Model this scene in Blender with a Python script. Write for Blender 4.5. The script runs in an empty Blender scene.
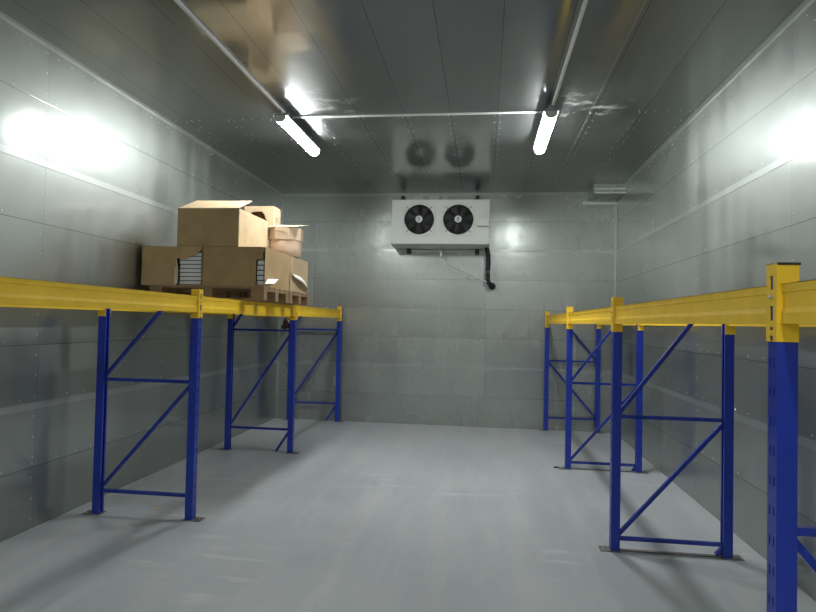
import bpy, bmesh, math, random
from mathutils import Vector, Matrix
random.seed(7)
C = bpy.context.scene.collection
sc = bpy.context.scene

# ------------------------------------------------------------------ measures
XL, XR, YB, YF, ZC = -3.644, 2.162, 10.39, -5.2, 3.996
PW, PD = .068, .068                      # post size
LF, LR = -2.468, -3.333                  # left rack: aisle face / inner face of the wall-side post
RF, RR = 1.009, 1.840                    # right rack
LY = [2.25, 4.978, 7.703, 10.25]
RY = [2.242, 4.922, 7.596, 10.28]

# ------------------------------------------------------------------ materials
class NT:
    def __init__(s, name):
        s.m = bpy.data.materials.new(name); s.m.use_nodes = True
        s.t = s.m.node_tree; s.N = s.t.nodes; s.L = s.t.links
        s.b = s.N['Principled BSDF']
    def n(s, kind, **kw):
        x = s.N.new(kind)
        for k, v in kw.items(): setattr(x, k, v)
        return x
    def inp(s, sock, v):
        if hasattr(v, 'is_linked') or isinstance(v, bpy.types.NodeSocket): s.L.new(v, sock)
        else: sock.default_value = v
    def math(s, op, a, b=0.0, c=0.0, clamp=False):
        x = s.n('ShaderNodeMath', operation=op, use_clamp=clamp)
        for i, v in enumerate((a, b, c)): s.inp(x.inputs[i], v)
        return x.outputs[0]
    def ramp(s, v, a, b, lo=0.0, hi=1.0, smooth=True):
        x = s.n('ShaderNodeMapRange'); x.interpolation_type = 'SMOOTHSTEP' if smooth else 'LINEAR'
        for i, q in enumerate((v, a, b, lo, hi)): s.inp(x.inputs[i], q)
        return x.outputs[0]
    def mix(s, f, a, b):
        x = s.n('ShaderNodeMix', data_type='RGBA')
        s.inp(x.inputs[0], f); s.inp(x.inputs[6], a); s.inp(x.inputs[7], b)
        return x.outputs[2]
    def noise(s, vec, scale, detail=3, rough=.55):
        x = s.n('ShaderNodeTexNoise'); x.inputs['Scale'].default_value = scale
        x.inputs['Detail'].default_value = detail; x.inputs['Roughness'].default_value = rough
        s.L.new(vec, x.inputs['Vector']); return x.outputs['Fac']
    def vmul(s, vec, k):
        x = s.n('ShaderNodeVectorMath', operation='MULTIPLY'); s.L.new(vec, x.inputs[0]); x.inputs[1].default_value = k
        return x.outputs[0]
    def obj(s): return s.n('ShaderNodeTexCoord').outputs['Object']

def rgb(r, g, b): return (r, g, b, 1)

def simple(name, col, rough=.5, metal=0.0, var=.08, scale=12, bump=0.0, spec=None):
    t = NT(name); o = t.obj()
    f = t.noise(o, scale)
    k = t.ramp(f, .3, .7, 1 - var, 1 + var)
    c = t.n('ShaderNodeVectorMath', operation='SCALE'); c.inputs[0].default_value = col[:3]; t.L.new(k, c.inputs['Scale'])
    t.L.new(c.outputs[0], t.b.inputs['Base Color'])
    t.b.inputs['Roughness'].default_value = rough; t.b.inputs['Metallic'].default_value = metal
    if spec is not None: t.b.inputs['Specular IOR Level'].default_value = spec
    if bump:
        bp = t.n('ShaderNodeBump'); bp.inputs['Strength'].default_value = bump; bp.inputs['Distance'].default_value = .002
        t.L.new(t.noise(o, scale * 8, 2), bp.inputs['Height']); t.L.new(bp.outputs[0], t.b.inputs['Normal'])
    return t.m

def galv(name, ua, va, ustep, uoff, vstep, voff, col=(.435, .46, .438), r1=.16, r2=.52, mixf=.6, streak=None, pillow=.12, smear=False):
    """galvanised sheets: ua/va pick the in-plane axes, seams every ustep / vstep"""
    t = NT(name); o = t.obj()
    sp = t.n('ShaderNodeSeparateXYZ'); t.L.new(o, sp.inputs[0])
    U, V = sp.outputs[ua], sp.outputs[va]
    def cell(s_, step, off):
        q = t.math('DIVIDE', t.math('SUBTRACT', s_, off), step)
        fl = t.math('FLOOR', q); fr = t.math('SUBTRACT', q, fl)
        d = t.math('MULTIPLY', t.math('MINIMUM', fr, t.math('SUBTRACT', 1.0, fr)), step)
        return fl, d
    fu, du = cell(U, ustep, uoff); fv, dv = cell(V, vstep, voff)
    cid = t.n('ShaderNodeCombineXYZ'); t.L.new(fu, cid.inputs[0]); t.L.new(fv, cid.inputs[1])
    wn = t.n('ShaderNodeTexWhiteNoise'); t.L.new(cid.outputs[0], wn.inputs['Vector'])
    rnd = wn.outputs['Value']
    blot = t.noise(o, .9, 4); 
    st = t.noise(t.vmul(o, streak or (2.4, 2.4, .35)), 1.6, 2, .5)
    k = t.math('ADD', t.ramp(rnd, 0, 1, -.04, .04), 1.0)
    c = t.n('ShaderNodeVectorMath', operation='SCALE'); c.inputs[0].default_value = col; t.L.new(k, c.inputs['Scale'])
    colr = c.outputs[0]
    line_v = t.ramp(dv, .0015, .005, 1, 0); line_u = t.ramp(du, .001, .004, .5, 0)
    line = t.math('MAXIMUM', line_v, line_u)
    colr = t.mix(t.math('MULTIPLY', line, .72), colr, rgb(.10, .11, .11))
    rj = t.math('ADD', t.ramp(blot, .3, .7, -.05, .06), t.ramp(st, .25, .8, -.04, .05))
    rj = t.math('ADD', rj, t.ramp(rnd, 0, 1, -.025, .025))
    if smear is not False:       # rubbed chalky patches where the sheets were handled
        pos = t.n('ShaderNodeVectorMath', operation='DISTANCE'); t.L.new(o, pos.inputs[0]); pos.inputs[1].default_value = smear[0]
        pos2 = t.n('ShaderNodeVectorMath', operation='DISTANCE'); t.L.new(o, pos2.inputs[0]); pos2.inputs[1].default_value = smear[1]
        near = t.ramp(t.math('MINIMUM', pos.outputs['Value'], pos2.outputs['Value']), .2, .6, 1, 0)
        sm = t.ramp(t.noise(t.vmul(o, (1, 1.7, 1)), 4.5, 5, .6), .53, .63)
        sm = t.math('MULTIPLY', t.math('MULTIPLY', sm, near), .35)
    a = t.b; a.inputs['Metallic'].default_value = 1
    bd = t.n('ShaderNodeBsdfPrincipled'); bd.inputs['Metallic'].default_value = 1
    for q, r in ((a, r1), (bd, r2)):
        t.L.new(colr, q.inputs['Base Color']); t.L.new(t.math('ADD', rj, r), q.inputs['Roughness'])
    bp = t.n('ShaderNodeBump'); bp.inputs['Strength'].default_value = .35; bp.inputs['Distance'].default_value = .012
    hh = t.math('ADD', t.noise(o, 1.9, 2), t.math('MULTIPLY', t.ramp(dv, 0, .11, 0, 1), pillow))
    hh = t.math('SUBTRACT', hh, t.math('MULTIPLY', line, .08))
    t.L.new(hh, bp.inputs['Height'])
    t.L.new(bp.outputs[0], a.inputs['Normal']); t.L.new(bp.outputs[0], bd.inputs['Normal'])
    ms = t.n('ShaderNodeMixShader'); ms.inputs[0].default_value = mixf
    t.L.new(a.outputs[0], ms.inputs[1]); t.L.new(bd.outputs[0], ms.inputs[2])
    out = ms.outputs[0]
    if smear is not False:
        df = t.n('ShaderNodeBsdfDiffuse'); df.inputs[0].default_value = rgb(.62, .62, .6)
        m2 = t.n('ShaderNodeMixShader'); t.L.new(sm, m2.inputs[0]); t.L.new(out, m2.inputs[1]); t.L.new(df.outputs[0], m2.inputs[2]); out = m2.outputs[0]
    t.L.new(out, t.N['Material Output'].inputs[0])
    return t.m

def floor_mat():
    t = NT('floor_paint'); o = t.obj()
    big = t.noise(o, .7, 5); st = t.noise(t.vmul(o, (2.6, .35, 1)), 1.6, 6, .65); fine = t.noise(o, 90, 2)
    sc1 = t.ramp(t.noise(t.vmul(o, (.9, 4.5, 1)), 1.5, 5, .6), .54, .66)
    mask = t.ramp(t.noise(o, .6, 2), .50, .62)
    c = t.mix(t.ramp(big, .3, .7), rgb(.36, .385, .41), rgb(.42, .44, .455))
    c = t.mix(t.math('MULTIPLY', t.ramp(st, .42, .68), .6), c, rgb(.49, .50, .50))
    c = t.mix(t.math('MULTIPLY', t.math('MULTIPLY', sc1, mask), .4), c, rgb(.66, .67, .66))
    warm = t.ramp(t.noise(t.vmul(o, (3.5, .6, 1)), 1.1, 3), .58, .72)
    c = t.mix(t.math('MULTIPLY', warm, .18), c, rgb(.46, .42, .34))
    c = t.mix(t.ramp(fine, .35, .65, 0, .12), c, rgb(.22, .24, .25))
    t.L.new(c, t.b.inputs['Base Color'])
    t.L.new(t.ramp(big, .3, .7, .30, .42), t.b.inputs['Roughness'])
    t.b.inputs['Specular IOR Level'].default_value = .5
    bp = t.n('ShaderNodeBump'); bp.inputs['Strength'].default_value = .15; bp.inputs['Distance'].default_value = .004
    t.L.new(t.noise(o, 14, 4), bp.inputs['Height']); t.L.new(bp.outputs[0], t.b.inputs['Normal'])
    return t.m

def card_mat(name, col, stretch=(1, 1, 14)):
    t = NT(name); o = t.obj()
    fl = t.noise(t.vmul(o, stretch), 9, 3); b = t.noise(o, 5, 4)
    c = t.mix(t.ramp(b, .3, .7), rgb(*[x * .9 for x in col]), rgb(*[min(1, x * 1.08) for x in col]))
    c = t.mix(t.ramp(fl, .35, .65, 0, .16), c, rgb(*[x * .75 for x in col]))
    t.L.new(c, t.b.inputs['Base Color']); t.b.inputs['Roughness'].default_value = .8
    t.b.inputs['Specular IOR Level'].default_value = .25
    return t.m

M = {}
M['wall_left'] = galv('galvanised_left', 1, 2, 1.93, 6.5, .5, 0)
M['wall_right'] = galv('galvanised_right', 1, 2, 1.93, 6.53, .5, 0)
M['wall_back'] = galv('galvanised_back', 0, 2, 1.515, .015, .5, 0, r1=.25, mixf=.62)
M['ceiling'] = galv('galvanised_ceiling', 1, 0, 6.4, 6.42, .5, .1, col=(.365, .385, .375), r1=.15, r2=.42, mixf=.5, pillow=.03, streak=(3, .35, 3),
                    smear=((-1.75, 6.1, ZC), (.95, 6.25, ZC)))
M['trim'] = galv('zinc_trim', 1, 2, 97, .31, 97, .37, col=(.54, .565, .545))
M['bright'] = simple('bright_fold_zinc', (.8, .82, .81), .5, 1.0, .05)
M['rivet'] = simple('rivet_steel', (.8, .82, .82), .42, 1.0, .02)
M['floor'] = floor_mat()
M['blue'] = simple('blue_enamel', (.012, .035, .33), .32, 0, .06, 6)
M['yellow'] = simple('yellow_enamel', (.88, .56, .02), .6, 0, .05, 6)
M['brace'] = simple('blue_enamel_brace', (.014, .035, .28), .2, 0, .06, 6)
M['plate'] = simple('foot_plate_steel', (.23, .22, .21), .45, .7, .2, 20)
M['bolt'] = simple('bolt_zinc', (.7, .7, .7), .3, 1.0, .05)
M['dark'] = simple('black_plastic_and_gap_shade', (.012, .012, .014), .45, 0, .1)
M['white'] = simple('white_enamel', (.72, .74, .70), .4, 0, .03, 3)
M['white_plastic'] = simple('white_plastic', (.75, .76, .72), .45, 0, .03, 3)
M['grey_plastic'] = simple('grey_lamp_housing', (.32, .34, .36), .5, 0, .05, 3)
M['conduit'] = simple('pale_conduit', (.85, .86, .84), .4, .0, .05, 3)
M['rubber'] = simple('black_foam_rubber', (.014, .014, .014), .7, 0, .2, 30)
M['wire'] = simple('fan_guard_wire', (.02, .02, .022), .4, 0, .1)
M['blade'] = simple('fan_blade_black', (.018, .018, .02), .45, 0, .1)
M['badge'] = simple('hub_badge_white', (.8, .8, .78), .4, 0, .02)
M['ink'] = simple('printed_ink', (.06, .06, .06), .6, 0, .1)
M['card'] = card_mat('cardboard_brown', (.51, .355, .185))
M['card_worn'] = card_mat('cardboard_worn', (.43, .295, .155))
M['card_olive'] = card_mat('cardboard_olive', (.48, .345, .175))
M['card_pale'] = card_mat('cardboard_pale', (.60, .455, .28))
M['card_drum'] = card_mat('cardboard_pinkish', (.66, .49, .345))
M['liner'] = card_mat('torn_paper_liner', (.72, .66, .54))
M['paper'] = card_mat('white_paper', (.85, .82, .72))
M['board'] = simple('white_board_pack', (.82, .83, .84), .5, 0, .04, 20)
M['wood'] = card_mat('pallet_wood', (.31, .205, .115), (1.5, 12, 12))
M['redcloth'] = simple('dark_red_cloth', (.10, .016, .014), .8, 0, .25, 40)
M['strap'] = simple('pale_pink_strap', (.62, .45, .43), .6, 0, .1)
M['scrap'] = simple('yellow_scrap', (.75, .55, .2), .8, 0, .15)

def emit(name, col, s):
    t = NT(name); t.b.inputs['Base Color'].default_value = (.9, .9, .9, 1)
    t.b.inputs['Emission Color'].default_value = rgb(*col); t.b.inputs['Emission Strength'].default_value = s
    return t.m
M['lamp'] = emit('lamp_diffuser_glow', (.965, 1.0, 1.0), 112)

# ------------------------------------------------------------------ mesh helpers
class MB:
    def __init__(s): s.b = bmesh.new()
    def box(s, x0, x1, y0, y1, z0, z1, mi=0):
        v = [s.b.verts.new(p) for p in ((x0,y0,z0),(x1,y0,z0),(x1,y1,z0),(x0,y1,z0),(x0,y0,z1),(x1,y0,z1),(x1,y1,z1),(x0,y1,z1))]
        for q in ((3,2,1,0),(4,5,6,7),(0,1,5,4),(1,2,6,5),(2,3,7,6),(3,0,4,7)):
            s.b.faces.new([v[i] for i in q]).material_index = mi
        return s
    def prism(s, poly, d, mi=0):
        """poly: list of 3-D points (planar), pushed along vector d"""
        d = Vector(d); a = [s.b.verts.new(p) for p in poly]; c = [s.b.verts.new(Vector(p) + d) for p in poly]
        n = len(poly); fs = [s.b.faces.new(a), s.b.faces.new(c[::-1])]
        for i in range(n): fs.append(s.b.faces.new((a[i], c[i], c[(i+1) % n], a[(i+1) % n])))
        for f in fs: f.material_index = mi
        return s
    def tube(s, pts, r, seg=10, mi=0, caps=True):
        pts = [Vector(p) for p in pts]; rings = []
        for i, p in enumerate(pts):
            t = (pts[min(i+1, len(pts)-1)] - pts[max(i-1, 0)]).normalized()
            u = t.cross(Vector((0,0,1)) if abs(t.z) < .9 else Vector((0,1,0))).normalized(); w = t.cross(u)
            rr = r[i] if isinstance(r, (list, tuple)) else r
            rings.append([s.b.verts.new(p + (u*math.cos(a) + w*math.sin(a))*rr) for a in [2*math.pi*k/seg for k in range(seg)]])
        for a, c in zip(rings, rings[1:]):
            for k in range(seg):
                f = s.b.faces.new((a[k], a[(k+1) % seg], c[(k+1) % seg], c[k])); f.smooth = True; f.material_index = mi
        if caps:
            for q in (rings[0][::-1], rings[-1]): s.b.faces.new(q).material_index = mi
        return s
    def bar(s, p, q, w, h, up=(0,1,0), mi=0):
        """rectangular bar from p to q, w across 'up' and h along 'up'"""
        p, q = Vector(p), Vector(q); t = (q-p).normalized(); up = Vector(up); up = (up - t*up.dot(t)).normalized(); sd = t.cross(up)
        poly = [p + sd*a*w/2 + up*b*h/2 for a, b in ((-1,-1),(1,-1),(1,1),(-1,1))]
        return s.prism(poly, q-p, mi)
    def lathe(s, prof, c=(0,0,0), axis='z', seg=32, mi=0, smooth=True):
        c = Vector(c); rings = []
        for r, h in prof:
            ring = []
            for k in range(seg):
                a = 2*math.pi*k/seg; x, y = r*math.cos(a), r*math.sin(a)
                ring.append(s.b.verts.new(c + Vector({'z': (x,y,h), 'y': (x,h,y), 'x': (h,x,y)}[axis])))
            rings.append(ring)
        for a, d in zip(rings, rings[1:]):
            for k in range(seg):
                f = s.b.faces.new((a[k], a[(k+1)%seg], d[(k+1)%seg], d[k])); f.smooth = smooth; f.material_index = mi
        for q in (rings[0], rings[-1]):
            if (q[0].co - q[seg//2].co).length > 1e-5: s.b.faces.new(q).material_index = mi
        return s
    def obj(s, name, mats, parent=None, loc=(0,0,0), bevel=0.0):
        if bevel:
            es = [e for e in s.b.edges if len(e.link_faces) == 2 and e.calc_face_angle(0) > .6]
            bmesh.ops.bevel(s.b, geom=es, offset=bevel, segments=2, affect='EDGES', clamp_overlap=True)
        bmesh.ops.recalc_face_normals(s.b, faces=s.b.faces)
        me = bpy.data.meshes.new(name); s.b.to_mesh(me); s.b.free()
        for m in (mats if isinstance(mats, (list, tuple)) else [mats]): me.materials.append(m)
        o = bpy.data.objects.new(name, me); C.objects.link(o); o.location = loc
        if parent is not None: o.parent = parent
        return o

def tag(o, label, cat, group=None):
    o['label'] = label; o['category'] = cat
    if group: o['group'] = group
    return o
def thing(name, label, cat, loc=(0,0,0), group=None):
    o = bpy.data.objects.new(name, None); o.empty_display_size = .1; C.objects.link(o); o.location = loc
    return tag(o, label, cat, group)
def struct(o): o['kind'] = 'structure'; return o
def inst(name, me, parent, loc=(0,0,0), rz=0):
    o = bpy.data.objects.new(name, me); C.objects.link(o); o.parent = parent; o.location = loc; o.rotation_euler.z = rz
    return o

# ------------------------------------------------------------------ the room
def dome(b, p, n, r=.0065, mi=1):
    n = Vector(n); u = n.cross(Vector((.3,.5,.8))).normalized(); w = n.cross(u); p = Vector(p)
    a = [b.b.verts.new(p + (u*math.cos(t)+w*math.sin(t))*r) for t in [k*math.pi/3 for k in range(6)]]
    c = [b.b.verts.new(p + n*r*.5 + (u*math.cos(t)+w*math.sin(t))*r*.55) for t in [k*math.pi/3 for k in range(6)]]
    for k in range(6):
        f = b.b.faces.new((a[k], a[(k+1)%6], c[(k+1)%6], c[k])); f.material_index = mi
    b.b.faces.new(c).material_index = mi

T = .1
struct(MB().box(XL-T, XR+T, YF-T, YB+T, -.1, 0).obj('floor', M['floor']))

b = MB().box(XL-T, XL, YF-T, YB+T, 0, ZC)
for k in range(1, 8):
    y = 1.0
    while y < YB-.1:
        if random.random() < .8: dome(b, (XL, y, k*.5+.03 + (.03 if k in (2, 6) else 0)), (1,0,0))
        y += random.uniform(.2, .34)
for yv in (2.64, 4.57, 6.5, 8.43):
    for z in [q*.167+.08 for q in range(24)]:
        dome(b, (XL, yv-.025, z), (1,0,0), .006)
for y in [1+q*.16 for q in range(58)]: dome(b, (XL, y, ZC-.075), (1,0,0), .006)
struct(b.obj('wall_left', [M['wall_left'], M['rivet']]))

b = MB().box(XR, XR+T, YF-T, YB+T, 0, ZC)
for k in range(1, 8):
    y = 1.0
    while y < YB-.1:
        if random.random() < .8: dome(b, (XR, y, k*.5+.03 + (.03 if k in (2, 6) else 0)), (-1,0,0))
        y += random.uniform(.2, .34)
for yv in (2.67, 4.60, 6.53, 8.46):
    for z in [q*.167+.08 for q in range(24)]: dome(b, (XR, yv-.025, z), (-1,0,0), .006)
for y in [1+q*.2 for q in range(47)]:
    dome(b, (XR, y, ZC-.08), (-1,0,0), .0065); dome(b, (XR, y+.1, ZC-.16), (-1,0,0), .0065)
struct(b.obj('wall_right', [M['wall_right'], M['rivet']]))

b = MB().box(XL, XR, YB, YB+T, 0, ZC)
for k in range(1, 8):
    x = XL+.15
    while x < XR-.1:
        if random.random() < .7: dome(b, (x, YB, k*.5+.03), (0,-1,0), .0075)
        x += random.uniform(.22, .4)
for xv in (-3.015, -1.5, .015, 1.53):
    for z in [q*.25+.12 for q in range(16)]: dome(b, (xv-.02, YB, z), (0,-1,0), .0075)
struct(b.obj('wall_back', [M['wall_back'], M['rivet']]))
struct(MB().box(XL, XR, YF-T, YF, 0, ZC).obj('wall_front', M['wall_back']))

b = MB().box(XL-T, XR+T, YF-T, YB+T, ZC, ZC+T)
for k in range(-7, 5):
    x = .1 + k*.5
    for side in (-.03, .03):
        y = 6.5
        while y < 9.4:
            dome(b, (x+side, y, ZC), (0,0,-1), .0065); y += random.uniform(.18, .3)
x = XL+.1
while x < XR:
    dome(b, (x, 6.46, ZC), (0,0,-1), .0065); x += random.uniform(.1, .2)
struct(b.obj('ceiling', [M['ceiling'], M['rivet']]))

# joint strips at 1 m and 3 m, angle trims in the corners
n = 0
def trim(x0, x1, y0, y1, z0, z1):
    global n; n += 1
    return struct(MB().box(x0, x1, y0, y1, z0, z1).obj('trim_%d' % n, M['trim']))
for z in (1.0, 3.0):
    trim(XL, XL+.003, YF, YB, z-.028, z+.028); trim(XR-.003, XR, YF, YB, z-.028, z+.028)
    trim(XL+.003, XR-.003, YB-.003, YB, z-.02, z+.02)
def angle(pts, d):
    global n; n += 1
    return struct(MB().prism(pts, d).obj('trim_%d' % n, M['trim']))
g = .003
angle([(XL,YF,ZC-.035),(XL+g,YF,ZC-.035),(XL+g,YF,ZC-g),(XL+.035,YF,ZC-g),(XL+.035,YF,ZC),(XL,YF,ZC)], (0,YB-YF,0))
angle([(XR,YF,ZC-.035),(XR-g,YF,ZC-.035),(XR-g,YF,ZC-g),(XR-.035,YF,ZC-g),(XR-.035,YF,ZC),(XR,YF,ZC)], (0,YB-YF,0))
angle([(XL+.05,YB,ZC-.045),(XL+.05,YB-g,ZC-.045),(XL+.05,YB-g,ZC-g),(XL+.05,YB-.045,ZC-g),(XL+.05,YB-.045,ZC),(XL+.05,YB,ZC)], (1.62-XL-.05,0,0))
for X, s in ((XL, 1), (XR, -1)):
    angle([(X+s*g,YB-g,.02),(X+s*.04,YB-g,.02),(X+s*.04,YB-2*g,.02),(X+s*2*g,YB-2*g,.02),(X+s*2*g,YB-.04,.02),(X+s*g,YB-.04,.02)], (0,0,3.76))
# light raised ceiling laps
trim(1.057, 1.063, YF, 9.7, ZC-.002, ZC)

# sheet metal boxing under the ceiling in the far right corner
t = thing('ceiling_boxing', 'low galvanised sheet-metal boxing under the ceiling in the far right corner', 'duct', (1.92, 10.07, 3.836))
MB().box(1.675, XR-.004, 9.745, YB-.004, 3.836, ZC-.001).obj('boxing_shell', M['wall_back'], t, (-1.92,-10.07,-3.836))
MB().box(1.675, XR-.004, 9.737, 9.745, 3.905, 3.925).box(1.675, XR-.004, 9.737, 9.745, 3.845, 3.860).obj('front_fold', M['bright'], t, (-1.92,-10.07,-3.836))
MB().box(1.60, XR-.004, YB-.012, YB-.004, 3.79, 3.835).obj('wall_flange', M['bright'], t, (-1.92,-10.07,-3.836))

# ------------------------------------------------------------------ pallet racking
def post_mesh(s, h):
    """C-section post, slotted web at local x=0 facing s, body towards -s; y from 0 to PD"""
    b = MB(); g = .0035
    X = lambda a, c: (min(-s*a, -s*c), max(-s*a, -s*c))
    y1, y2, y3, y4 = .016, .024, .044, .052
    for a, c in ((0, y1), (y2, y3), (y4, PD)): b.box(*X(0, g), a, c, 0, h)
    z = 0; k = 0
    while True:
        c0 = .0588 + .1036*k; c1 = c0 + .034
        if c1 > h - .01: break
        b.box(*X(0, g), y1, y2, z, c0); b.box(*X(0, g), y3, y4, z, c0); z = c1; k += 1
    b.box(*X(0, g), y1, y2, z, h); b.box(*X(0, g), y3, y4, z, h)
    b.box(*X(g, PW), 0, g, 0, h); b.box(*X(g, PW), PD-g, PD, 0, h)
    b.box(*X(PW-g, PW), g, .02, 0, h); b.box(*X(PW-g, PW), PD-.02, PD-g, 0, h)
    o = b.obj('post', M['blue']); me = o.data; bpy.data.objects.remove(o); return me
POST = {(s, side): post_mesh(s, h) for s in (1, -1) for side, h in (('L', 1.985), ('R', 1.97))}

def bolt_mesh():
    o = MB().lathe([(.0, 0), (.013, 0), (.013, .004), (.008, .004), (.008, .016), (0, .016)], seg=6, smooth=False).obj('bolt', M['bolt']); me = o.data; bpy.data.objects.remove(o); return me
BOLT = bolt_mesh()

def frame(side, y, label, braces, strap=False, cap=False):
    """braces: list of ((u0,z0),(u1,z1)); u=0 at the aisle post's inner face, 1 at the wall post's"""
    sg = 1 if side == 'L' else -1                 # direction of the aisle
    fx = LF if side == 'L' else RF
    rx = LR if side == 'L' else RR                # inner face of the wall post
    ox = (fx + rx)/2
    t = thing('upright_frame', label, 'rack upright frame', (ox, y, 0), 'blue upright frames of the %s rack' % ('left' if side == 'L' else 'right'))
    h0 = .007
    inst('post', POST[(sg, side)], t, (fx-ox, 0, h0))
    inst('post', POST[(-sg, side)], t, (rx - sg*PW - ox, 0, h0))
    ui = fx - sg*PW - ox; uo = rx - ox            # inner faces of both posts (local)
    ov = .02*sg                                    # braces are bolted inside the open channels
    for (u0, z0), (u1, z1) in braces:
        p = ui + ov + (uo - ov - ui - ov)*u0; q = ui + ov + (uo - ov - ui - ov)*u1
        b = MB(); flat = abs(z0-z1) < .03
        yc = PD/2 + (0 if flat else (.004))
        b.bar((p, yc, z0), (q, yc, z1), .028, .030)
        b.obj('horizontal_brace' if flat else 'diagonal_brace', M['brace'], t, bevel=.003)
    for px, out in ((fx - ox, sg), (rx - sg*PW - ox, -sg)):
        x0, x1 = sorted((px + out*.078, px - out*(PW + .012)))
        pl = MB().box(x0, x1, -.018, PD+.022, 0.0005, .0075).obj('foot_plate', M['plate'], t, bevel=.0015)
        inst('anchor_bolt', BOLT, pl, (px + out*.052, PD*.3, .0075))
    if strap: MB().box(min(ui, uo)+.013, max(ui, uo)-.013, .012, .05, .0005, .011).obj('base_strap', M['plate'], t)
    if cap:
        MB().box(fx-ox - (PW+.004 if sg > 0 else .004), fx-ox + (.004 if sg > 0 else PW+.004), -.008, PD+.008, .007+1.9705, 1.986).obj('post_cap', M['dark'], t)
    return t

Z = lambda z1, z2: [((0,z1),(1,z1)), ((0,z2),(1,z2))]
def cut(u0, z0, u1, z1, zc):
    """brace from (u0,z0) towards (u1,z1), sawn off at height zc"""
    k = (zc - z0)/(z1 - z0); return ((u0, z0), (u0 + (u1-u0)*k, zc))
bF1 = Z(.205, 1.188) + [((1,.215),(0,1.178)), cut(1, 1.20, 0, 2.18, 1.90)]
bF2 = Z(.304, 1.604) + [((1,.314),(0,1.594)), cut(0, .294, 1, -1.0, .014), cut(1, 1.614, 0, 2.9, 1.90)]
bF3 = Z(.312, 1.588) + [((1,.322),(0,1.578)), cut(0, .302, 1, -1.0, .014), cut(1, 1.598, 0, 2.87, 1.90)]
bR2 = Z(.096, 1.046) + [((0,.106),(1,1.036)), cut(0, 1.056, 1, 2.13, 1.89), cut(1, .086, 0, -.85, .014)]
bR3 = Z(.084, 1.050) + [((0,.094),(1,1.04)), cut(0, 1.06, 1, 2.14, 1.89), cut(1, .078, 0, -.88, .014)]
bR4 = Z(.214, 1.162) + [((0,1.152),(1,.224)), cut(1, 1.172, 0, 2.12, 1.89)]
bR1 = Z(.10, 1.056) + [((0,1.046),(1,.11)), cut(1, 1.066, 0, 2.0, 1.89)]
frame('L', LY[0], 'blue upright frame carrying the near left beams, outside the photo', bF1)
frame('L', LY[1], 'blue upright frame of the left rack nearest the camera, beside the loaded pallets', bF1)
frame('L', LY[2], 'blue upright frame of the left rack just beyond the cardboard boxes, below the far pallet', bF2)
frame('L', LY[3], 'blue upright frame at the far end of the left rack, against the back wall', bF3)
frame('R', RY[0], 'large blue slotted upright frame at the right edge with dark top cap', bR1, cap=True)
frame('R', RY[1], 'blue upright frame of the right rack, second from the camera, standing whole in view', bR2, strap=True)
frame('R', RY[2], 'blue upright frame of the right rack, third from the camera, between two others', bR3, strap=True)
frame('R', RY[3], 'blue upright frame at the far end of the right rack, against the back wall', bR4)

def beam(side, row, y0, y1, label, near=True):
    """box beam between two uprights; row 'aisle' or 'wall'"""
    sg = 1 if side == 'L' else -1
    out = sg if row == 'aisle' else -sg           # direction the beam's show face looks
    if row == 'aisle': fx = LF if side == 'L' else RF
    else: fx = (LR - PW) if side == 'L' else (RR + PW)
    zt, zb, zh, zl = (1.998, 1.7974, 1.9408, 1.7453) if side == 'L' else (1.983, 1.7735, 1.9111, 1.710)
    ya, yb = y0 + PD + .005, y1 - .005
    t = thing('rack_beam', label, 'rack beam', (fx, (ya+yb)/2, zb), 'yellow beams of the %s rack' % ('left' if side == 'L' else 'right'))
    H = zh - zb; L = (yb - ya)/2
    prof = [(-.006,H),(-.010,H-.0),(-.010,.79*H),(-.014,.76*H),(-.013,.40*H),(-.0085,.27*H),(-.0085,.0),(-.055,0),(-.055,H)]
    MB().prism([(out*x, -L, z) for x, z in prof], (0, 2*L, 0)).obj('beam_body', M['yellow'], t)
    for e, yy in ((-1, -L), (1, L)):
        if e < 0 and not near: continue
        b = MB()
        x0, x1 = sorted((out*.005, -out*PW))      # leg across the face of the post
        b.box(x0, x1, min(yy, yy + e*.0045), max(yy, yy + e*.0045), zl-zb, zt-zb)
        a0, a1 = sorted((yy + e*.0045, yy + e*.0265)); c0, c1 = sorted((out*.0006, out*.005))
        b.box(c0, c1, a0, a1, zl-zb, zt-zb)
        hz = zt - zl
        if e > 0:                                     # slotted tongue in the middle of the post face
            for f0, f1 in ((0, .01), (.075, .145), (.19, .27), (.46, .67), (.85, 1)):
                b.box(c0, c1, yy+.0265, yy+.0505, zl-zb+hz*f0, zl-zb+hz*f1)
        c = b.obj('end_connector', M['yellow'], t)
        if e > 0:
            o = MB().lathe([(0, .0), (.009, .0), (.009, .005), (.004, .009), (0, .009)], (0,0,0), 'x', 8).obj('locking_bolt', M['bolt'], c, (out*.005, yy + .0385, zl-zb+hz*.575))
            if out < 0: o.rotation_euler.z = math.pi
    return t
nm = ['near', 'middle', 'far']
for i, d in enumerate(('running from the left edge of the photo to the first upright', 'under the pallets of cardboard boxes', 'between the boxes and the back wall')):
    beam('L', 'aisle', LY[i], LY[i+1], 'yellow aisle-side beam of the left rack %s' % d)
    beam('L', 'wall', LY[i], LY[i+1], 'yellow wall-side beam of the left rack %s' % d)
ys = [-.44] + RY
for i, d in enumerate(('running out of the photo past the nearest upright', 'between the nearest and second uprights', 'between the second and third uprights', 'between the third upright and the back wall')):
    beam('R', 'aisle', ys[i], ys[i+1], 'yellow aisle-side beam of the right rack %s' % d)
    beam('R', 'wall', ys[i], ys[i+1], 'yellow wall-side beam of the right rack %s' % d)

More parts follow.
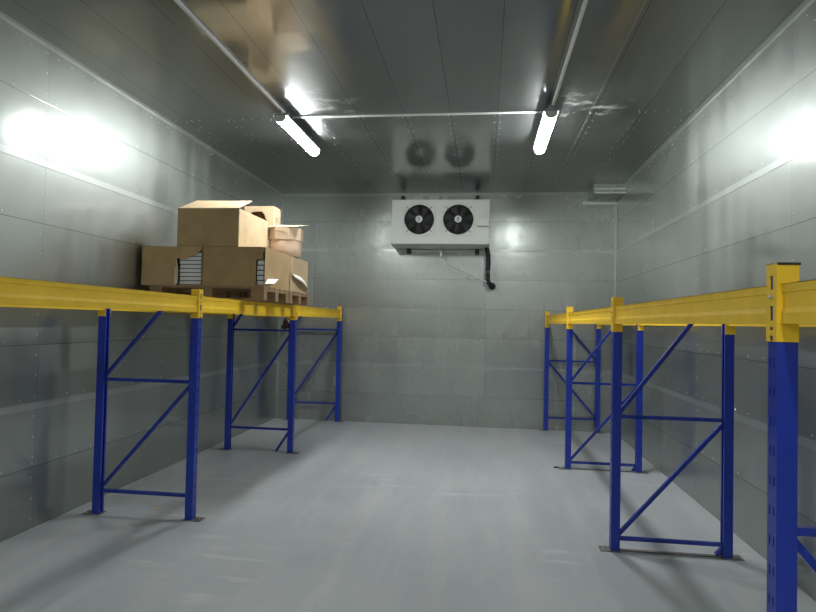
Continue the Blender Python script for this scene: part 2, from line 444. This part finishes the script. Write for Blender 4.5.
# ------------------------------------------------------------------ pallets
def pallet(y0, label):
    L_, D_ = 1.25, .80
    zb = 1.9415
    t = thing('wooden_pallet', label, 'pallet', (-2.25 - L_/2, y0 + D_/2, zb), 'wooden pallets on the left rack')
    for yy in (-D_/2, -.05, D_/2-.1): MB().box(-L_/2, L_/2, yy, yy+.1, 0, .021).obj('bottom_board', M['wood'], t, bevel=.002)
    for xx in (-L_/2, -.07, L_/2-.14):
        for yy in (-D_/2+.0, -.05, D_/2-.1): MB().box(xx, xx+.14, yy, yy+.1, .0213, .099).obj('block', M['wood'], t, bevel=.002)
        MB().box(xx+.0, xx+.14, -D_/2, D_/2, .0992, .120).obj('stringer_board', M['wood'], t, bevel=.002)
    for k in range(5): 
        yy = -D_/2 + k*(D_-.135)/4
        MB().box(-L_/2, L_/2, yy, yy+.135, .1202, .1425).obj('top_board', M['wood'], t, bevel=.002)
pallet(5.95, 'wooden pallet on the left rack under the nearer boxes')
pallet(6.785, 'wooden pallet on the left rack under the far boxes, nearer the back wall')
ZP = 1.9415 + .1428

# ------------------------------------------------------------------ cardboard boxes
CT = .006
def carton(name, label, x0, x1, y0, y1, z0, z1, front=None, right=None, mat='card', top=True, group='cardboard boxes on the pallets', right_mat=None, cat='cardboard box'):
    cx, cy = (x0+x1)/2, (y0+y1)/2
    t = thing(name, label, cat, (cx, cy, z0), group)
    P = lambda o: o
    loc = (-cx, -cy, -z0)
    fr = front or [(x0,z0),(x1,z0),(x1,z1),(x0,z1)]
    MB().prism([(x, y0, z) for x, z in fr], (0, CT, 0)).obj('front_panel', M[mat], t, loc)
    rt = right or [(y0+CT,z0),(y1-CT,z0),(y1-CT,z1),(y0+CT,z1)]
    MB().prism([(x1-CT, y, z) for y, z in rt], (CT, 0, 0)).obj('side_panel', M[right_mat or mat], t, loc)
    MB().box(x0, x0+CT, y0+CT, y1-CT, z0, z1).obj('side_panel', M[mat], t, loc)
    MB().box(x0, x1, y1-CT, y1, z0, z1).obj('back_panel', M[mat], t, loc)
    MB().box(x0+CT, x1-CT, y0+CT, y1-CT, z0, z0+CT).obj('base_panel', M[mat], t, loc)
    if top:
        m = (y0+y1)/2
        MB().box(x0+CT, x1-CT, y0+CT, m-.001, z1-CT, z1-.0005).obj('top_flap', M[mat], t, loc)
        MB().box(x0+CT, x1-CT, m+.001, y1-CT, z1-CT, z1-.0005).obj('top_flap', M[mat], t, loc)
    return t, loc

zA = 2.494
A, lA = carton('cardboard_box', 'brown cardboard box by the left wall, torn front corner baring a white stack', -3.605, -2.938, 5.965, 6.74, ZP, zA,
    front=[(-3.605,ZP),(-3.212,ZP),(-3.215,2.20),(-3.21,2.372),(-3.17,2.36),(-3.125,2.364),(-3.06,2.392),(-2.99,2.42),(-2.950,2.452),(-2.938,2.452),(-2.938,zA),(-3.605,zA)])
MB().prism([(-3.2125,5.9645,2.10),(-3.19,5.955,2.11),(-3.19,5.955,2.24),(-3.2,5.957,2.31),(-3.2125,5.9645,2.36)], (0,-.001,0)).prism([(-3.236,5.9645,2.10),(-3.2125,5.9645,2.10),(-3.2145,5.9645,2.29),(-3.232,5.9645,2.27)], (0,-.0015,0)).obj('torn_edge', M['liner'], A, lA)
B, lB = carton('cardboard_box', 'brown cardboard box under the big one, torn right corner and white flap', -2.925, -2.252, 5.965, 6.74, ZP, zA,
    front=[(-2.925,ZP),(-2.262,ZP),(-2.262,2.105),(-2.345,2.105),(-2.347,2.362),(-2.275,2.368),(-2.268,2.40),(-2.277,2.43),(-2.262,2.455),(-2.272,zA),(-2.925,zA)], mat='card_worn', right_mat='card')
MB().prism([(-2.2505,6.06,2.166),(-2.2505,6.39,2.19),(-2.20,6.11,2.123),(-2.20,5.83,2.103)], (0.002,0,.002)).obj('torn_flap', M['paper'], B, lB)
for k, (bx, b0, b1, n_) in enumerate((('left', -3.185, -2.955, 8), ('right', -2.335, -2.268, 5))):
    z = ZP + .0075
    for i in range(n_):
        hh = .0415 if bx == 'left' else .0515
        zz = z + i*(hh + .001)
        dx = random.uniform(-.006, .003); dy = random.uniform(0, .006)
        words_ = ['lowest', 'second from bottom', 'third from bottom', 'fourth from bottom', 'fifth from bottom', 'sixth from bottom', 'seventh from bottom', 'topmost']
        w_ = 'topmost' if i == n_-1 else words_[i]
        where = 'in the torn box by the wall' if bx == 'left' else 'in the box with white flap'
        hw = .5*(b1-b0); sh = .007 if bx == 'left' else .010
        o = MB().box(-hw, hw, -.15, .15, sh, hh).box(-hw-.002, hw+.001, -.151, .15, 0, sh, 1).obj('flat_pack', [M['board'], M['dark']])  # dark lower band paints in the shadow gap between stacked packs
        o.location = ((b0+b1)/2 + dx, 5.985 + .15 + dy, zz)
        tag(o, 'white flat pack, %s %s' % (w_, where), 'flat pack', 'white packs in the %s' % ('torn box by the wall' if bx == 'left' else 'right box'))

zU = 2.90
Cb, lC = carton('cardboard_box', 'large brown open-topped cardboard box on top of the two torn boxes', -3.235, -2.556, 5.995, 6.83, zA+.006, zU, top=False, mat='card_olive', right_mat='card_pale')
MB().prism([(-3.235,5.997,zU),(-2.556,5.997,zU),(-2.562,6.36,zU+.148),(-3.215,6.36,zU+.153)], (0,.001,.005)).obj('top_flap', M['card_pale'], Cb, lC)
MB().box(-3.215,-2.58,6.0,6.81,zA+.01,2.80).obj('paper_lining', M['card'], Cb, lC)

zE = 2.30
carton('cardboard_box', 'low pale cardboard box on the far pallet with a curled torn flap', -2.925, -2.262, 6.84, 7.52, ZP, zE, mat='card_pale')
Dn = [o for o in C.objects if o.name.startswith('cardboard_box')][-1]
b = MB()                                              # curled torn flap: a bent strip peeling off the right side
cols = []
for i in range(9):
    u = i/8; y = 6.86 + .62*u; top = 2.292 - .155*u*u*1.0; wdt = .075*math.sin(math.pi*min(1, .15+u*.8))
    cols.append([(-2.260, y, top-.0), (-2.250+wdt*.55, y+.006, top-.008-wdt*.1), (-2.245+wdt*.8, y+.004, top-.02-wdt*.75)])
for s_ in (0, 1):
    for i in range(8):
        f = [b.b.verts.new(p) for p in (cols[i][s_], cols[i+1][s_], cols[i+1][s_+1], cols[i][s_+1])]
        fc = b.b.faces.new(f); fc.smooth = True
bmesh.ops.remove_doubles(b.b, verts=b.b.verts, dist=.0005)
o = b.obj('curled_flap', M['paper'], Dn, (2.5935, -7.18, -ZP)); o.modifiers.new('thickness', 'SOLIDIFY').thickness = .003
carton('cardboard_box', 'slim pale cardboard box under the drum on the far pallet', -2.925, -2.262, 6.84, 7.52, zE+.0015, zA, mat='card_pale')
DF = [(-3.02,zA+.006),(-2.64,zA+.006),(-2.64,3.165),(-3.02,3.165),(-3.02,2.9),(-2.985,2.9),(-2.985,3.04),(-2.90,3.095),(-2.79,3.10),(-2.76,3.07),(-2.71,2.93),(-2.71,2.75),(-3.02,2.75)]
D, lD = carton('cardboard_box', 'tall pale cardboard box standing behind the big open box', -3.02, -2.64, 7.24, 7.50, zA+.006, 3.165, mat='card_pale', front=DF)
for (yy, zz, h, w, a) in ((7.33,2.98,.05,.008,.3),(7.36,2.985,.045,.008,-.4),(7.345,3.01,.008,.06,0),(7.33,2.90,.05,.008,-.3),(7.36,2.90,.05,.008,.3),(7.345,2.93,.008,.055,0),(7.345,2.885,.008,.05,0)):
    pass
ink = MB()
for (yy, zz, dy, dz) in ((7.33,2.97,.02,.05),(7.38,2.97,-.03,.06),(7.33,3.03,.08,.005),(7.34,2.95,.07,.0),(7.34,2.88,.02,.05),(7.39,2.87,-.03,.06),(7.33,2.93,.08,.0),(7.35,2.86,.06,.01)):
    ink.bar((-2.6395, yy, zz), (-2.6395, yy+dy, zz+dz+.0001), .007, .002, up=(1,0,0))
ink.obj('printed_marks', M['ink'], D, lD)

# round cardboard drum with a folded lid
cx, cy, z0 = -2.405, 7.03, zA + .0045
t = thing('cardboard_drum', 'bulging round cardboard drum with a folded lid on the far boxes', 'drum', (cx, cy, z0), 'cardboard boxes on the pallets')
MB().lathe([(.165,0),(.182,.012),(.193,.07),(.196,.13),(.190,.20),(.184,.235),(.0,.235)], seg=40).obj('drum_body', M['card_drum'], t)
poly = []
for k in range(8):
    a = math.pi/8 + k*math.pi/4 + .12; poly.append((.207*math.cos(a)*1.03, .207*math.sin(a)*1.03, .198))
MB().prism(poly, (0, 0, .145)).obj('lid_band', M['card_drum'], t, bevel=.003)
MB().prism([(-.17,-.19,.344),(.17,-.19,.344),(.235,.16,.413),(-.17,.17,.42)], (0,0,.004)).obj('lid_sheet', M['card_pale'], t)
MB().tube([(-.10,-.1995,.29),(-.03,-.204,.303),(.05,-.204,.292),(.10,-.199,.266)], .003, 6).obj('tape_edge', M['card'], t)

# ------------------------------------------------------------------ ceiling lamps and conduits
GLOW = M['lamp']
def lamp(x, y0, label):
    L = 1.30; y1 = y0 + L; cy = (y0+y1)/2; zc = 3.885
    t = thing('ceiling_lamp', label, 'lamp', (x, cy, zc), 'tube lamps under the ceiling')
    w = .06
    prof = [(-w,.004),(-w,-.022),(-w*.86,-.044),(-w*.5,-.060),(0,-.066),(w*.5,-.060),(w*.86,-.044),(w,-.022),(w,.004)]
    b = MB(); rings = []
    for yy, k in ((-L/2+.013, 1), (L/2-.013, 1)):
        rings.append([b.b.verts.new((a*k, yy, .004 + (c-.004)*k)) for a, c in prof])
    for p, q in zip(rings, rings[1:]):
        for i in range(len(prof)-1): b.b.faces.new((p[i], p[i+1], q[i+1], q[i]))
        b.b.faces.new((p[-1], p[0], q[0], q[-1]))
    b.b.faces.new(rings[0]); b.b.faces.new(rings[-1])
    b.obj('diffuser', GLOW, t)
    for sg in (-1, 1):
        MB().prism([(a*1.04, sg*(L/2-.012), .004+(c-.004)*1.03) for a, c in prof], (0, sg*.018, 0)).obj('end_cap', M['white_plastic'], t)
    MB().prism([(-w-.014,-L/2+.01,.0045),(w+.014,-L/2+.01,.0045),(w+.014,-L/2+.01,.018),(w*.6,-L/2+.01,.040),(-w*.6,-L/2+.01,.040),(-w-.014,-L/2+.01,.018)], (0, L-.02, 0)).obj('housing', M['grey_plastic'], t, bevel=.003)
    for s in (-1, 1):
        MB().box(-.02, .02, s*.42-.015, s*.42+.015, .0405, ZC-zc-.0005).obj('mounting_clip', M['trim'], t)
    MB().box(-.028, .028, -L/2-.05, -L/2+.009, .012, .045).obj('cable_gland', M['grey_plastic'], t, bevel=.004)
    return t
lamp(-2.165, 6.05, 'long glowing tube lamp under the ceiling left of the cooling unit')
lamp(.625, 6.10, 'long glowing tube lamp under the ceiling right of the cooling unit')
lamp(-2.19, -1.7, 'tube lamp on the left conduit above the camera, outside the photo')
lamp(.65, -1.7, 'tube lamp on the right conduit above the camera, outside the photo')
tag(MB().box(-2.203, -2.181, -.34, 6.36, ZC-.026, ZC-.0005).obj('ceiling_conduit', M['conduit'], bevel=.004), 'straight pale conduit along the ceiling running to the left lamp', 'conduit')
tag(MB().box(.640, .662, -.34, 6.36, ZC-.026, ZC-.0005).obj('ceiling_conduit', M['conduit'], bevel=.004), 'straight pale conduit along the ceiling running to the right lamp', 'conduit')
tag(MB().box(-2.14, .59, 6.388, 6.408, ZC-.02, ZC-.0025).obj('ceiling_conduit', M['conduit'], bevel=.004), 'pale conduit across the ceiling joining the left and right lamps', 'conduit')

# ------------------------------------------------------------------ cooling unit
x0, x1, yf, yb, z0, z1 = -1.555, .053, 9.85, 10.34, 3.055, 3.775
cx = (x0+x1)/2
t = thing('cooling_unit', 'white twin-fan cooling unit mounted high on the back wall', 'cooling unit', (cx, yb, z0))
b = MB()
fans = [(-1.097-cx, 3.447-z0), (-.455-cx, 3.447-z0)]
W = (x1-x0)/2; Hh = z1-z0; yl = yf-yb
b.box(-W, W, yl+.02, 0, 0, Hh)
casing = b.obj('casing', M['white'], t, bevel=.008)
# front sheet with two round openings, made of ring segments
b = MB(); R = .245
for fx, fz in fans:
    hw = .321 if True else 0; seg = 48; inner = []; outer = []
    xa, xb = (-W, (fans[0][0]+fans[1][0])/2) if fx == fans[0][0] else ((fans[0][0]+fans[1][0])/2, W)
    for k in range(seg):
        a = 2*math.pi*k/seg; c, s = math.cos(a), math.sin(a)
        inner.append((fx+R*c, fz+R*s))
        m = min(((xb-fx)/c if c > 1e-6 else (xa-fx)/c if c < -1e-6 else 9e9), ((Hh-fz)/s if s > 1e-6 else (-fz)/s if s < -1e-6 else 9e9))
        outer.append((fx+m*c, fz+m*s))
    corners = [(xa,0),(xb,0),(xb,Hh),(xa,Hh)]
    vi = [b.b.verts.new((x, yl, z)) for x, z in inner]; vo = [b.b.verts.new((x, yl, z)) for x, z in outer]
    vd = [b.b.verts.new((x, yl+.0195, z)) for x, z in inner]
    for k in range(seg):
        j = (k+1) % seg
        (x_, z_), (x2, z2) = outer[k], outer[j]
        f = [vi[k], vo[k], vo[j], vi[j]]
        if abs(x_-x2) > 1e-4 and abs(z_-z2) > 1e-4:
            cn = min(corners, key=lambda q: (q[0]-x_)**2+(q[1]-z_)**2 + (q[0]-x2)**2+(q[1]-z2)**2)
            f = [vi[k], vo[k], b.b.verts.new((cn[0], yl, cn[1])), vo[j], vi[j]]
        b.b.faces.new(f); b.b.faces.new((vi[k], vi[j], vd[j], vd[k])).smooth = True
b.box(-W, -W+.002, yl, yl+.0195, 0, Hh).box(W-.002, W, yl, yl+.0195, 0, Hh).box(-W, W, yl, yl+.0195, Hh-.002, Hh).box(-W, W, yl, yl+.0195, 0, .002)
b.obj('front_sheet', M['white'], t)
for fx, fz in fans:
    f_ = MB().lathe([(0,yl+.0190),(R-.002,yl+.0190),(R-.002,yl+.0185),(0,yl+.0185)], (fx,0,fz), 'y', 48).obj('fan', M['dark'], t)
    bl = MB()
    for k in range(7):
        a0 = 2*math.pi*k/7
        pts = []
        for rr, da, dy in ((.06,-.28,.0),(.22,-.10,.0),(.225,.42,.012),(.06,.35,.012)):
            pts.append((fx+rr*math.cos(a0+da), yl+.004+dy*.9, fz+rr*math.sin(a0+da)))
        vs = [bl.b.verts.new(p) for p in pts]; bl.b.faces.new(vs)
    bl.lathe([(.062,yl+.017),(.062,yl-.004),(.0,yl-.004)], (fx,0,fz), 'y', 24)
    bl.obj('fan_blades', M['blade'], f_)
    gd = MB()
    for r in [.06+.0165*k for k in range(12)]:
        ring = [(fx+r*math.cos(a), yl-.012 - .028*max(0, 1-(r/.245)**2), fz+r*math.sin(a)) for a in [2*math.pi*k/40 for k in range(41)]]
        gd.tube(ring, .0026, 4, caps=False)
    for a in [k*math.pi/4+math.pi/4 for k in range(8)]:
        rr = .30 if round((a/(math.pi/4))) % 2 == 1 else .25
        gd.tube([(fx+r*math.cos(a), yl-.010-.028*max(0, 1-(r/.245)**2)+(.008 if r > .25 else 0), fz+r*math.sin(a)) for r in (.05,.12,.2,.25,rr)], .004, 5)
    gd.obj('fan_guard', M['wire'], f_)
    bg = MB().lathe([(0,yl-.047),(.052,yl-.047),(.058,yl-.043),(.058,yl-.036),(0,yl-.036)], (fx,0,fz), 'y', 28).obj('hub_badge', M['badge'], f_)
    MB().tube([(fx-.022,yl-.048,fz+.020),(fx+.005,yl-.048,fz+.026),(fx+.016,yl-.048,fz+.010),(fx-.012,yl-.048,fz+.002),(fx+.018,yl-.048,fz-.010),(fx+.002,yl-.048,fz-.026),(fx-.022,yl-.048,fz-.018)], .0055, 5)\
        .tube([(fx-.034,yl-.048,fz+.006),(fx-.03,yl-.048,fz-.012)], .004, 5).obj('hub_mark', M['ink'], f_)
    for sx in (-1, 1):                                  # raised panel edge around each fan
        MB().box(fx+sx*.252-.004, fx+sx*.252+.004, yl-.016, yl-.0005, fz-.235, fz+.235).obj('panel_edge', M['white'], t, bevel=.002)
    MB().box(fx-.24, fx+.24, yl-.016, yl-.0005, fz-.262, fz-.254).obj('panel_edge', M['white'], t, bevel=.002)
tr = MB().prism([(-W-.018, yl-.022, .0), (-W-.018, yl-.022, -.012), (-W-.018, 0, -.03), (-W-.018, 0, 0)], (2*W+.02, 0, 0)).obj('drip_tray', M['white'], t, bevel=.004)
MB().box(-.142-cx, .042-cx, yl-.075, yl-.0005, 3.335-z0, 3.455-z0).obj('junction_box', M['white_plastic'], t, bevel=.008)
for xx in (-1.44, -.152):
    MB().box(xx-.028-cx, xx+.028-cx, -.03, .046, Hh-.1, Hh+.165).box(xx-.055-cx, xx+.055-cx, -.08, -.03, Hh+.0, Hh+.03).obj('wall_bracket', M['dark'], t)
for xx in (-1.32, -.145):
    MB().box(xx-.035-cx, xx+.035-cx, -.02, .045, -.12, .10).obj('wall_bracket', M['dark'], t)
DP = (-.752, 10.2)
off = (-cx, -yb, -z0)
MB().tube([(DP[0], DP[1], 3.026), (DP[0]+.002, DP[1], 2.85)], .021, 12).obj('drain_pipe', M['white_plastic'], t, off)
MB().tube([(DP[0]+.002, DP[1]+.0, 2.851), (DP[0]+.02, DP[1]+.01, 2.815), (-.40, 10.21, 2.655), (.03, 10.22, 2.455), (.06, 10.24, 2.43)], .0075, 8).obj('drain_line', M['conduit'], t, off)
pp = MB().tube(((-.005,10.2,3.052),(.02,10.2,3.01),(.045,10.2,2.90),(.05,10.2,2.75),(.04,10.2,2.62),(.045,10.2,2.50),(.065,10.2,2.43),(.10,10.22,2.40),(.12,10.28,2.395),(.12,YB-.004,2.395)), .038, 14).obj('insulated_pipe', M['rubber'], t, off)
MB().lathe([(.042,YB-.03),(.06,YB-.03),(.06,YB-.004),(.042,YB-.004)], (.12,0,2.395), 'y', 20).obj('wall_collar', M['rubber'], pp)
MB().lathe([(.0385,-.006),(.0405,-.006),(.0405,.006),(.0385,.006)], (.04,10.2,2.62), 'z', 16).obj('cable_tie', M['grey_plastic'], pp)

# ------------------------------------------------------------------ small things
t = thing('rag_bundle', 'small dark red and black bundle tucked on the left rack brace below the far boxes', 'bundle', (-2.60, 7.737, 1.619))
b = MB()
bmesh.ops.create_icosphere(b.b, subdivisions=3, radius=.06)
for v in b.b.verts:
    q = v.co.copy(); k = 1 + .25*math.sin(q.x*70+1)*math.cos(q.z*60) + .12*math.sin(q.y*90)
    v.co = Vector((q.x*k*.75, q.y*k*.7, q.z*k*1.15 + .078))
for f in b.b.faces: f.smooth = True
b.obj('cloth', M['redcloth'], t)
b = MB().tube([(-.045,-.055,.055),(-.02,-.07,.02),(.02,-.066,.03),(.03,-.06,.075)], .013, 8); b.obj('handle', M['dark'], t)
MB().tube([(.025,-.052,.135),(.045,-.056,.115),(.052,-.052,.088)], .011, 8).obj('strap', M['strap'], t)
b = MB(); pts = [(-.035,-.012,.0012),(.0,-.022,.004),(.034,-.006,.0012),(.018,.02,.006),(-.02,.016,.0015)]
b.prism(pts, (0,0,.003)); tag(b.obj('paper_scrap', M['scrap'], None, (-2.91, 5.225, .001)), 'tiny yellow scrap lying on the floor under the left rack', 'scrap')
b = MB().prism([(-.03,-.01,.0),(.02,-.016,.0),(.035,.01,.0),(-.01,.018,.0)], (0,0,.012)); tag(b.obj('dirt_clump', M['dark'], None, (.905, 7.66, .001), bevel=.003), 'tiny dark crumb on the floor beside the right rack', 'crumb')

# ------------------------------------------------------------------ camera
yaw, pitch, roll = .1264, .0269, .0218
fwd = Vector((-math.sin(yaw)*math.cos(pitch), math.cos(yaw)*math.cos(pitch), math.sin(pitch)))
r0 = Vector((math.cos(yaw), math.sin(yaw), 0)); u0 = r0.cross(fwd)
right = r0*math.cos(roll) + u0*math.sin(roll); up = -r0*math.sin(roll) + u0*math.cos(roll)
cam = bpy.data.cameras.new('camera'); co = bpy.data.objects.new('camera', cam); C.objects.link(co)
co.matrix_world = Matrix(((right.x, up.x, -fwd.x, 0), (right.y, up.y, -fwd.y, 0), (right.z, up.z, -fwd.z, 1.75), (0,0,0,1)))
cam.sensor_fit = 'HORIZONTAL'; cam.sensor_width = 36; cam.lens = 603.8/816*36; cam.clip_start = .05
sc.camera = co

w = bpy.data.worlds.new('world'); sc.world = w; w.use_nodes = True
w.node_tree.nodes['Background'].inputs[0].default_value = (.02, .02, .02, 1); w.node_tree.nodes['Background'].inputs[1].default_value = .2
sc.view_settings.view_transform = 'Standard'; sc.view_settings.look = 'None'
sc.view_settings.exposure = 0.2; sc.view_settings.gamma = 1; sc.view_settings.use_curve_mapping = False

sc.cycles.blur_glossy = .6; sc.cycles.sample_clamp_indirect = 1.5; sc.cycles.use_light_tree = False
